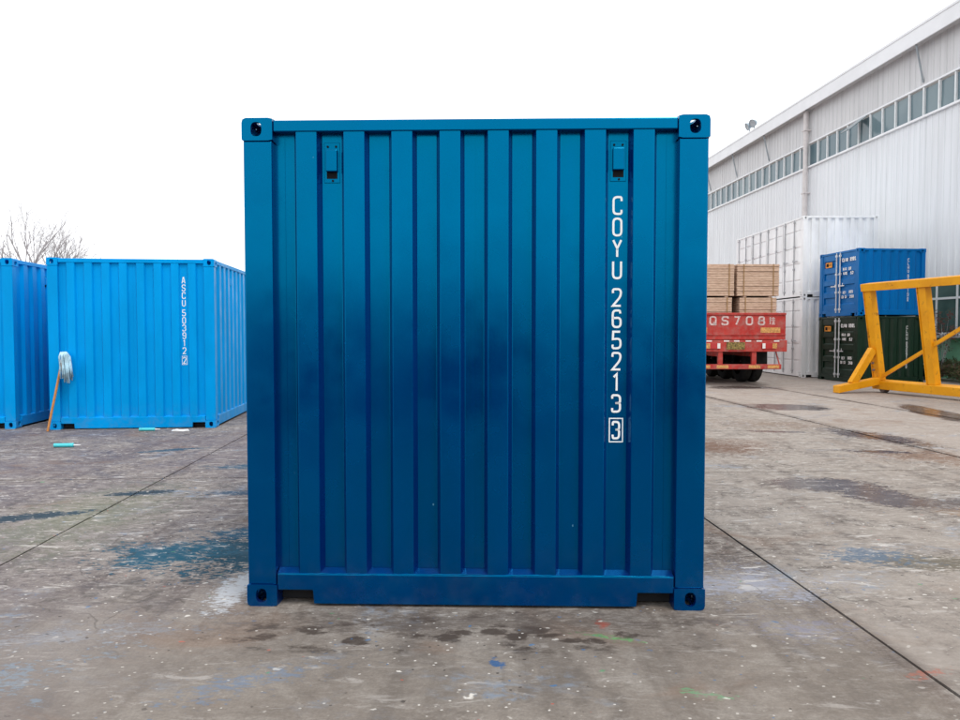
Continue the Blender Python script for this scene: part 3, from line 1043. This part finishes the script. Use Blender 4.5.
# eaves: fascia gutter, soffit, roof
MB().box(-.42, -.38, Y0, Y1, 11.0, 11.56).build('fascia', M['fascia'], wh, .01)
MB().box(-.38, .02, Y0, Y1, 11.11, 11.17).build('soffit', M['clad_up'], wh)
rf = MB()
rf.add([(-.44, Y0 - .2, 11.50), (-.44, Y1 + .2, 11.50), (14, Y1 + .2, 12.9), (14, Y0 - .2, 12.9), (-.44, Y0 - .2, 11.58), (-.44, Y1 + .2, 11.58), (14, Y1 + .2, 12.98), (14, Y0 - .2, 12.98)],
       [(0, 1, 2, 3), (7, 6, 5, 4), (0, 4, 5, 1), (2, 6, 7, 3), (1, 5, 6, 2), (0, 3, 7, 4)])
rf.build('roof', M['fascia'], wh)
MB().box(.3, 28, Y0, Y0 + .2, 0, 11.4).build('gable_wall', M['clad'], wh)
MB().box(.3, 28, Y1 - .2, Y1, 0, 11.4).build('gable_wall', M['clad'], wh)
# eaves brackets and the downpipes between bays
yb = yo(806)
for k in range(-8, 8):
    y = yb + bay * k
    if k == -1 or not (Y0 + 1 < y < Y1 - 1):
        continue
    if k % 4 == 0:
        dp = MB().tube((-.17, y, .1), (-.17, y, 11.05), .105, n=14)
        dp.build('downpipe', M['pipe'], wh, smooth=False)
        cl = MB()
        for zz in (2.5, 5.0, 7.5, 10.2):
            cl.box(-.29, .0, y - .13, y + .13, zz, zz + .05)
        cl.build('pipe_clamp', M['pipe'], wh)
    else:
        MB().path([(-.34, y, 11.05), (-.02, y + .05, 9.80)], [.032, .032], 6).build('eaves_bracket', M['bracket'], wh)
# ground-floor windows above the green dado
for y1 in (yo(919), yo(919) - 8.0, yo(919) + 8, yo(919) + 16, yo(919) - 16):
    L_ = 3.7
    wd = MB()
    for q in range(5):
        yy = y1 - L_ * q / 4
        wd.box(-.10, .05, yy - .035, yy + .035, 1.42, 3.02)
    for zz in (1.40, 2.52, 2.98):
        wd.box(-.095, .05, y1 - L_, y1, zz, zz + .07)
    f = wd.build('window', M['winframe'], wh)
    MB().box(-.26, .05, y1 - L_ - .1, y1 + .1, 1.30, 1.40).build('sill', M['winframe'], f)
    for q in range(4):
        for (za, zb) in ((1.47, 2.52), (2.59, 2.98)):
            MB().box(-.075, -.06, y1 - L_ * (q + 1) / 4 + .035, y1 - L_ * q / 4 - .035, za, zb).build('pane', M['dglass'], f)

# floodlights on the eaves
def flood(px, dy, yaw, lab):
    y = yo(px) + dy
    c, s = math.cos(WY), math.sin(WY)
    b = Vector((14.9 + -.30 * c - y * s, 23.3 - .30 * s + y * c, 11.57))
    f = empty('floodlight', b, yaw, lab, 'floodlight', 'floodlights on the warehouse eaves')
    MB().tube((0, 0, -.02), (0, 0, .40), .035, n=8).build('stand', M['steelgrey'], f)
    MB().path([(-.05, -.30, .6), (-.05, -.30, .42), (0, 0, .38), (-.05, .30, .42), (-.05, .30, .6)], [.022] * 5, 6).build('bracket', M['steelgrey'], f)
    hd = MB().lathe([(.0, .24), (.12, .24), (.20, .12), (.31, -.14), (.33, -.2), (.31, -.2), (.28, -.17)], 22, 'x')
    h = hd.build('head', M['steelgrey'], f, smooth=True)
    h.location = (-.05, 0, .6)
    h.rotation_euler = (0, R(-24), 0)
    f.scale = (.62, .62, .62)
    ln = MB().lathe([(.0, -.165), (.30, -.170)], 22, 'x').build('lens', simple('floodlight_lens', (.42, .45, .48), .15, var=.1), h)
    return f


flood(757, 0, R(25), 'grey floodlight on the warehouse eaves, the nearer one of the two')
flood(757, .55, R(-5), 'grey floodlight on the warehouse eaves, the farther one of the two')

# ------------------------------------------------------------------ red flatbed trailer with wooden board bundles
def red_paint():
    g = NG('faded_red_paint')
    p = g.obj()
    c = g.mix(g.ramp(g.noise(p, 3, 6, .65), .3, .7), (0.36, 0.018, 0.014), (0.48, 0.045, 0.035))
    c = g.mix(g.math('MULTIPLY', g.ramp(g.noise(g.mapv(p, (5, 5, 1)), 4, 6, .7), .5, .72), .5), c, (0.22, 0.10, 0.08))
    c = g.mix(g.math('MULTIPLY', g.ramp(g.noise(p, 5, 6, .7), .42, .70), .65), c, (0.34, 0.15, 0.13))
    g.set(Base_Color=c, Roughness=.55, Specular_IOR_Level=.3)
    return g.m


RED = red_paint()
M['tyre'] = simple('tyre_rubber', (0.018, 0.017, 0.017), .85, var=.25, scale=10, spec=.2, bump=.3)
M['rim'] = simple('dusty_rim', (0.16, 0.12, 0.11), .7, var=.2)
M['refl_w'] = simple('white_reflector', (0.75, 0.72, 0.70), .4, var=.08, scale=30)
M['refl_y'] = simple('worn_yellow_tape', (0.55, 0.28, 0.09), .5, var=.35, scale=25)
M['lamp_red'] = simple('red_lamp_lens', (0.45, 0.03, 0.03), .25, var=.1)
M['worn_letter'] = simple('worn_white_paint', (0.56, 0.42, 0.40), .6, var=.35, scale=18)
tr = empty('flatbed_trailer', (7.13, 19.9, 0), R(1.2), 'red flatbed trailer seen from behind, loaded with board bundles', 'trailer')
TW = 1.25
MB().box(-TW, TW, .0, .06, 1.27, 2.0).build('tailboard', RED, tr, .008)
MB().box(-TW, TW, -.028, 0, 1.945, 2.005).build('tailboard_rim', RED, tr, .006)
MB().box(-TW + .002, TW - .002, -.02, -.001, 1.39, 1.42).build('tailboard_rib', RED, tr, .004)
xx = -.86
for ch, wd in (('Q', .20), ('S', .20), ('7', .18), ('0', .20), ('8', .20), ('#', .15)):
    lt = MB()
    glyph(lt, ch, xx, 1.66 if ch != '#' else 1.68, wd, .255 if ch != '#' else .22, .045 if ch != '#' else .026, -.002)
    lt.build('painted_character', M['worn_letter'], tr)
    xx += .335 if ch != '8' else .30
MB().box(-TW - .02, TW + .02, -.06, .30, .94, 1.255).build('rear_beam', RED, tr, .01)
for i, x in enumerate((-1.18, -.88, -.4, -.12, .20, .5, .98)):
    MB().box(x - .075, x + .075, -.065, -.0605, 1.215, 1.25).build('reflector_strip', M['refl_w'], tr)
for x0, x1 in ((-1.2, -.92), (.56, 1.10)):
    MB().box(x0, x1, -.006, -.001, 1.46, 1.60).build('worn_tape', M['refl_y'], tr)
for s in (-1, 1):
    l = MB().box(*sorted((s * .58, s * .98)), -.085, -.061, 1.02, 1.18).build('tail_light', M['lamp_red'], tr, .008)
    MB().box(*sorted((s * .58, s * .66)), -.094, -.0855, 1.03, 1.17).build('reversing_lens', M['refl_w'], l)
    MB().box(*sorted((s * .86, s * .98)), -.090, -.0855, 1.03, 1.17).build('indicator_lens', M['refl_y'], l)
MB().box(-.40, .10, -.08, -.0605, 1.00, 1.20).build('number_plate', simple('grimy_yellow_plate', (0.20, 0.14, 0.04), .6, var=.7, scale=22), tr)
for x in (-.55, .38):
    MB().box(x - .06, x + .06, -.03, .06, .60, .939).build('bumper_bracket', RED, tr)
bm = MB().box(-1.12, 1.12, -.06, .04, .46, .595).build('bumper', RED, tr, .01)
for x in (-1.0, -.5, .38, .9):
    MB().box(x - .16, x + .16, -.064, -.0605, .485, .57).build('bumper_tape', M['refl_y'], bm)
MB().tube((1.08, -.02, .595), (1.03, .1, .94), .018, n=6).build('bumper_stay', RED, tr)
MB().tube((-1.08, -.02, .595), (-1.03, .1, .94), .018, n=6).build('bumper_stay', RED, tr)
MB().box(-TW, TW, .302, 12.5, 1.14, 1.262).build('bed', RED, tr, .01)
for s in (-1, 1):
    MB().box(*sorted((s * .38, s * .52)), .31, 12.2, .80, 1.138).build('chassis_beam', RED, tr)
    MB().box(*sorted((s * TW, s * (TW - .05))), .07, 12.4, 1.27, 1.98).build('side_board', RED, tr, .006)
    MB().box(*sorted((s * .70, s * 1.15)), .95, .965, .42, .93).build('mudflap', M['tyre'], tr)
for ya in (1.75, 3.05, 4.35):
    MB().tube((-.9, ya, .52), (.9, ya, .52), .07, n=10).build('axle', M['dark'], tr)
    for s in (-1, 1):
        for off in (.72, 1.04):
            wl = MB().lathe([(.30, -.13), (.46, -.14), (.505, -.11), (.52, -.07), (.52, .07), (.505, .11), (.46, .14), (.30, .13)], 30, 'x').build('wheel', M['tyre'], tr, smooth=True)
            wl.location = (s * off, ya, .52)
            MB().lathe([(.0, -.02), (.14, -.02), (.17, .09), (.24, .09), (.28, .12), (.302, .12)], 24, 'x').build('rim', M['rim'], wl).scale = (s, 1, 1)

# bundles of boards: every course of boards is seen at the ends
def wood():
    g = NG('raw_boards')
    p = g.obj()
    oi = g.n('ShaderNodeObjectInfo').outputs['Random']
    f = g.noise(g.mapv(p, (7, 1, 38)), 1.0, 6, .65)
    c = g.mix(g.ramp(f, .3, .7), (0.40, 0.265, 0.185), (0.60, 0.43, 0.33))
    c = g.mix(g.ramp(g.noise(g.mapv(p, (2, 1, 16)), 1, 3), .45, .7, 0, .5), c, (0.68, 0.50, 0.38))
    g.set(Base_Color=c, Roughness=.8, Specular_IOR_Level=.2)
    return g.m


WOOD = wood()
M['strap'] = simple('brown_strap', (0.30, 0.17, 0.07), .6, var=.15)
board_cache = {}


def bundle(x0, x1, y, z0, n, hb, lab, depth=2.4, skew=0.0):
    c, s = math.cos(R(1.2)), math.sin(R(1.2))
    xc = (x0 + x1) / 2
    wxy = (7.13 + xc * c - y * s, 19.9 + xc * s + y * c, z0)
    b = empty('board_bundle', wxy, R(1.2 + skew), lab, 'board bundle', 'board bundles on the red trailer')
    W = x1 - x0
    for q in (-W * .3, W * .3):
        MB().box(q - .045, q + .045, .02, depth - .02, 0, .038).build('bearer', WOOD, b)
    for i in range(n):
        z = .04 + i * hb
        dw, dy = random.uniform(-.012, .012), random.uniform(-.012, .012)
        MB().box(-W / 2 + abs(dw), W / 2 - abs(dw) * .4, dy, depth + dy, z + .004, z + hb - .0005).build('board', WOOD, b, .004, seg=1)
    H = .04 + n * hb
    for q in (-W * .34, W * .36):
        st = MB()
        st.box(q - .014, q + .014, -.018, -.0145, .05, H + .003)
        st.box(q - .014, q + .014, -.018, depth + .018, H + .0005, H + .004)
        st.build('strap', M['strap'], b)
    return b, H


def stack(x0, x1, labs, skew):
    z = 1.263
    b, h = bundle(x0 + (.08 if x0 > -1 else 0), x1 - .05, .14, z, 17, .066, labs[0], skew=skew * .4)
    b2, h2 = bundle(x0, x1, .12, z + h + .004, 13, .067, labs[1], skew=skew)
    return b


stack(-1.18, -.14, ('lower board bundle on the red trailer, beside the blue container edge', 'upper board bundle on the red trailer, half hidden by the deep blue container'), .4)
stack(-.07, 1.1, ('lower right board bundle behind the lettered tailboard of the red trailer', 'upper right board bundle on the red trailer, against the white containers'), -.3)
tr_back = [(-1.15, -.2, 2.75), (-.08, 1.02, 2.75)]
for i, (a, b_, y) in enumerate(tr_back):
    bundle(a, b_, y, 1.263, 17, .066, 'second-row lower board bundle farther up the red trailer, %s side' % ('left' if i == 0 else 'right'))
    bundle(a, b_, y, 1.263 + .04 + 17 * .066 + .004, 13, .066, 'second-row upper board bundle farther up the red trailer, %s side' % ('left' if i == 0 else 'right'))

# ------------------------------------------------------------------ yellow steel frame
YEL = NG('worn_yellow_paint')
_p = YEL.obj()
_c = YEL.mix(YEL.ramp(YEL.noise(_p, 2.5, 5), .3, .7), (0.70, 0.29, 0.003), (0.80, 0.36, 0.006))
_c = YEL.mix(YEL.math('MULTIPLY', YEL.ramp(YEL.noise(_p, 7, 6, .7), .56, .70), .75), _c, (0.22, 0.085, 0.02))
YEL = YEL.set(Base_Color=_c, Roughness=.45, Specular_IOR_Level=.35)
fd = Vector((.24, -.97, 0)).normalized()        # along the frame, towards the camera
fn_ = Vector((-.97, -.24, 0)).normalized()      # towards the feet
FO = Vector((9.86, 17.8, 0))
fr = empty('steel_frame', FO, 0, 'yellow steel frame on braced feet in front of the small containers', 'steel frame')
HT = 2.66
LEAN = .42


def P3(t, h, n=0.0):
    return fd * t + fn_ * (LEAN * h / HT + n) + Vector((0, 0, h))


def beam(p0, p1, wv, hv, name, bev=.008, i_beam=False):
    """rectangular section: wv, hv are half-extent vectors"""
    vs = []
    for p in (p0, p1):
        for (a, b) in ((-1, -1), (1, -1), (1, 1), (-1, 1)):
            vs.append(tuple(p + wv * a + hv * b))
    mb = MB().add(vs, [(3, 2, 1, 0), (4, 5, 6, 7), (0, 1, 5, 4), (1, 2, 6, 5), (2, 3, 7, 6), (3, 0, 4, 7)])
    # keep outward faces whichever way the section vectors turn
    if (p1 - p0).dot(wv.cross(hv)) < 0:
        mb.f = [tuple(reversed(f)) for f in mb.f]
    return mb.build(name, YEL, fr, bev)


UP = (fn_ * (LEAN / HT) + Vector((0, 0, 1))).normalized()
NN = (fn_ - UP * fn_.dot(UP)).normalized()
LF = 5.6
beam(P3(-.14, HT - .09), P3(LF + .14, HT - .09), NN * .14, UP * .09, 'top_beam')
beam(P3(-.14, .20), P3(LF + .14, .20), NN * .13, UP * .10, 'bottom_beam')
for t in (0.0, 1.58, 3.9, LF):
    beam(P3(t, .302), P3(t, HT - .182), NN * .085, fd * .10, 'post')
    # thin flange edge on the outer face
    beam(P3(t - .112, .302, .0), P3(t - .112, HT - .182, .0), NN * .105, fd * .009, 'post_flange', .002)
beam(P3(.14, .42), P3(3.80, 2.25), NN * .03, UP * .045, 'diagonal_brace', .004)
for t in (0.0, LF):
    e0, e1 = P3(t, 0, .14), fd * t + fn_ * 1.30
    beam(Vector((e0.x, e0.y, .28)), Vector((e1.x, e1.y, .095)), fd * .11, Vector((0, 0, .085)), 'foot')
    a0 = P3(t, 1.05, .12)
    a1 = fd * t + fn_ * .86 + Vector((0, 0, .22))
    beam(a0, a1, fd * .07, (a1 - a0).cross(fd).normalized() * .085, 'foot_brace')
    MB().lathe([(.0, -.07), (.11, -.07), (.12, -.05), (.12, .05), (.11, .07), (.0, .07)], 20, 'x').build('caster_wheel', M['rim'], fr).location = fd * (t + .12) + fn_ * .02 + Vector((0, 0, .12))
for hh in (.55, .72):
    MB().tube(tuple(P3(-.02, hh, .12)), tuple(P3(-.02, hh, .155)), .03, n=8).build('bolt', M['rim'], fr)

# ------------------------------------------------------------------ mop against the bright blue container
mop_b = Vector((-6.41, 10.72, 0))
mp = empty('string_mop', mop_b, 0, 'string mop with wooden handle leaning upside down on the bright blue container', 'mop')
M['wood_handle'] = simple('orange_wood', (0.52, 0.22, 0.06), .55, var=.15, scale=12)
M['mop_string'] = simple('pale_blue_mop_string', (0.42, 0.62, 0.72), .9, var=.35, scale=9, spec=.1)
top = Vector((.155, .165, 1.10))
MB().tube((0, 0, .004), tuple(top), .017, n=12).build('handle', M['wood_handle'], mp)
MB().tube(tuple(top - Vector((.012, .012, .09))), tuple(top + Vector((.004, .004, .03))), .026, n=12).build('socket', M['galv'], mp)
ms = MB()
for i in range(40):
    a = random.uniform(-1.9, 1.5)
    sp = random.uniform(.03, .115)
    dx, dy = math.cos(a) * sp, math.sin(a) * sp * .45 - .035
    ln = random.uniform(.28, .44)
    b = top + Vector((.01, -.01, .035))
    pts = [b, b + Vector((dx * .5 + .01, dy * .6, .035)), b + Vector((dx + .02, dy, -.03)), b + Vector((dx * 1.05 + .035, dy * 1.1, -.16 + random.uniform(-.01, .01))),
           b + Vector((dx * 1.1 + .045 + random.uniform(-.01, .01), dy * 1.1 + random.uniform(-.01, .01), -ln))]
    ms.path(pts, [.009, .0125, .012, .011, .009], 5)
ms.build('mop_head', M['mop_string'], mp, smooth=True)

# ------------------------------------------------------------------ sealant tubes and a scrap on the ground
M['turq'] = simple('turquoise_plastic', (0.08, 0.58, 0.64), .4, var=.08)
M['white_plastic'] = simple('white_plastic', (0.75, 0.77, 0.78), .4, var=.05)


def tube_thing(x, y, rz, lab):
    t = empty('sealant_tube', (x, y, 0), rz, lab, 'sealant tube', 'turquoise sealant tubes on the ground')
    MB().lathe([(.0, -.13), (.026, -.13), (.027, -.125), (.025, -.12), (.025, .085), (.027, .09), (.027, .1), (.020, .107), (.0, .107)], 18, 'x', (0, 0, .0272)).build('body', M['turq'], t, smooth=False)
    MB().lathe([(.0, .106), (.011, .106), (.010, .125), (.004, .19), (.0, .19)], 12, 'x', (0, 0, .0272)).build('nozzle', M['white_plastic'], t)
    return t


def gxy(px, py):
    th = math.atan2(360 - py, 726.2) - R(2.18)
    d = Vector(((px - 480) / 726.2, 1, (360 - py) / 726.2))
    c, s = math.cos(R(-2.18)), math.sin(R(-2.18))
    d = Vector((d.x, d.y * c - d.z * s, d.y * s + d.z * c))
    t = -1.469 / d.z
    return d.x * t, d.y * t


a = gxy(65, 447.3)
tube_thing(a[0], a[1], R(7), 'turquoise sealant tube lying on the open concrete near the mop')
a = gxy(148, 431)
tube_thing(a[0], a[1], R(4), 'turquoise sealant tube lying against the foot of the bright blue container').scale = (.95, .95, .95)
a = gxy(180, 431)
sc = MB()
pts = [(-.13, .0), (-.06, .03), (.02, .02), (.1, .04), (.14, .01), (.05, -.03), (-.04, -.02), (-.1, -.03)]
n = len(pts)
vs = [(x, y, .002) for x, y in pts] + [(x * .85, y * .8, .02 + .012 * math.sin(i * 2.1)) for i, (x, y) in enumerate(pts)] + [(0, 0, .024)]
sc.add(vs, [(i, (i + 1) % n, n + (i + 1) % n, n + i) for i in range(n)] + [(n + i, n + (i + 1) % n, 2 * n) for i in range(n)] + [tuple(range(n - 1, -1, -1))])
o = sc.build('rag', M['white_plastic'])
o.location = (a[0], a[1], .0)
tag(o, 'small white rag on the concrete at the foot of the bright blue container', 'rag')

# ------------------------------------------------------------------ plants by the warehouse wall
def leafmat(name, cols):
    g = NG(name)
    r = g.n('ShaderNodeNewGeometry').outputs['Random Per Island']
    cr = g.n('ShaderNodeValToRGB')
    g.put(cr.inputs[0], r)
    e = cr.color_ramp
    e.interpolation = 'CONSTANT'
    e.elements[0].color = (*cols[0], 1)
    e.elements[1].color = (*cols[1], 1)
    e.elements[1].position = 1 / len(cols)
    for i in range(2, len(cols)):
        x = e.elements.new(i / len(cols))
        x.color = (*cols[i], 1)
    g.set(Base_Color=cr.outputs[0], Roughness=.6, Specular_IOR_Level=.3)
    return g.m


HEDGE = leafmat('hedge_leaves', [(.035, .055, .018), (.06, .075, .025), (.09, .07, .03), (.05, .045, .02), (.10, .045, .03), (.03, .045, .015)])
ROSE = leafmat('reddish_leaves', [(.10, .02, .015), (.05, .06, .02), (.16, .02, .02), (.06, .035, .02)])
M['bark'] = simple('grey_brown_bark', (0.40, 0.38, 0.39), .9, var=.25, scale=8, spec=.1)


def leaves(mb, c, r, n, size):
    for _ in range(n):
        while True:
            q = Vector((random.uniform(-1, 1), random.uniform(-1, 1), random.uniform(-1, 1)))
            if q.length < 1:
                break
        q = q * (.55 + .45 * random.random())
        p = Vector((c[0] + q.x * r[0], c[1] + q.y * r[1], c[2] + q.z * r[2]))
        a = Vector((random.uniform(-1, 1), random.uniform(-1, 1), random.uniform(-.6, 1))).normalized()
        b = a.orthogonal().normalized()
        s = size * random.uniform(.6, 1.2)
        mb.add([tuple(p - b * s * .28), tuple(p + a * s * .5 + b * s * 0.02), tuple(p + b * s * .28 + a * s * .45), tuple(p + a * s)], [(0, 2, 3, 1)])


def wl(lx, ly):
    c, s = math.cos(WY), math.sin(WY)
    return (14.9 + lx * c - ly * s, 23.3 + lx * s + ly * c)


for i in range(5):
    ly = yo(918) - 1.15 * i + 1.2
    x, y = wl(-.95, ly)
    h = empty('hedge_bush', (x, y, 0), random.uniform(0, 3), 'low brownish green hedge bush under the warehouse window, %s from the small containers' % ('first second third fourth fifth'.split()[i]), 'bush', 'hedge below the warehouse windows')
    lf = MB()
    for _ in range(9):
        leaves(lf, (random.uniform(-.45, .45), random.uniform(-.45, .45), random.uniform(.18, .50)), (.36, .36, .26), 330, .11)
    lf.build('foliage', HEDGE, h)
    st = MB()
    for _ in range(7):
        a = random.uniform(0, 6.28)
        st.path([(0.05 * math.cos(a), .05 * math.sin(a), -.02), (.2 * math.cos(a), .2 * math.sin(a), .25), (.4 * math.cos(a), .4 * math.sin(a), .55)], [.014, .01, .005], 5)
    st.build('stems', M['bark'], h)
x, y = wl(-.75, yo(963))
rs = empty('rose_bush', (x, y, 0), 0, 'thin climbing bush with red leaves in front of the warehouse window', 'bush')
st, lf = MB(), MB()
for k in range(9):
    a = random.uniform(0, 6.28)
    e = Vector((.35 * math.cos(a), .35 * math.sin(a), random.uniform(1.3, 2.0)))
    pts = [Vector((0.02 * math.cos(a), .02 * math.sin(a), -.02)), e * .45 + Vector((random.uniform(-.08, .08), random.uniform(-.08, .08), 0)), e]
    st.path(pts, [.013, .009, .004], 5)
    leaves(lf, tuple(e), (.2, .2, .25), 80, .10)
    leaves(lf, tuple(e * .7), (.15, .15, .2), 22, .08)
st.build('stems', M['bark'], rs)
lf.build('foliage', ROSE, rs)

# ------------------------------------------------------------------ bare winter trees behind the bright blue containers
def bare_tree(x, y, h, seed, lab):
    rnd = random.Random(seed)
    t = empty('bare_tree', (x, y, 0), rnd.uniform(0, 6), lab, 'tree', 'bare trees behind the containers')
    tk, br = MB(), MB()

    def grow(p, d, ln, r, lev):
        n = 4
        pts, rad = [p], [r]
        q = p.copy()
        for i in range(n):
            d = (d + Vector((rnd.gauss(0, .10), rnd.gauss(0, .10), rnd.gauss(.05, .06)))).normalized()
            q = q + d * (ln / n)
            pts.append(q.copy())
            rad.append(r * (1 - .5 * (i + 1) / n))
        (tk if lev == 0 else br).path(pts, rad, 7 if lev == 0 else (5 if lev < 3 else 3))
        if lev >= 5:
            return
        kids = {0: 5, 1: 4, 2: 4, 3: 3, 4: 2}[lev]
        for k in range(kids):
            f = rnd.uniform(.35, 1.0) if lev else rnd.uniform(.55, 1.0)
            i = min(n - 1, int(f * n))
            b = pts[i].lerp(pts[i + 1], f * n - i) if f < 1 else pts[-1]
            ax = d.orthogonal().normalized()
            ax.rotate(Matrix.Rotation(rnd.uniform(0, 6.28), 3, d))
            ang = rnd.uniform(.35, .85)
            nd = (d * math.cos(ang) + ax * math.sin(ang) + Vector((0, 0, .18))).normalized()
            grow(b, nd, ln * rnd.uniform(.52, .74), max(.0022, r * (.5 + .1 * rnd.random()) * (1 - .3 * f)), lev + 1)
    grow(Vector((0, 0, -.05)), Vector((0, 0, 1)), h * .42, h * .012, 0)
    tk.build('trunk', M['bark'], t, smooth=True)
    br.build('crown', M['bark'], t, smooth=True)


for i, (px, Y, h, lab) in enumerate(((-4, 31, 8.6, 'bare winter tree at the left edge of the picture behind the containers'),
                                     (22, 31, 9.4, 'tallest bare winter tree rising over the gap between the bright blue containers'),
                                     (49, 33, 9.0, 'bare winter tree over the left corner of the lettered bright blue container'),
                                     (70, 36, 7.9, 'small faint bare tree farthest to the right behind the bright blue container'))):
    bare_tree((px - 480) * Y / 726.2, Y, h, 11 + i, lab)
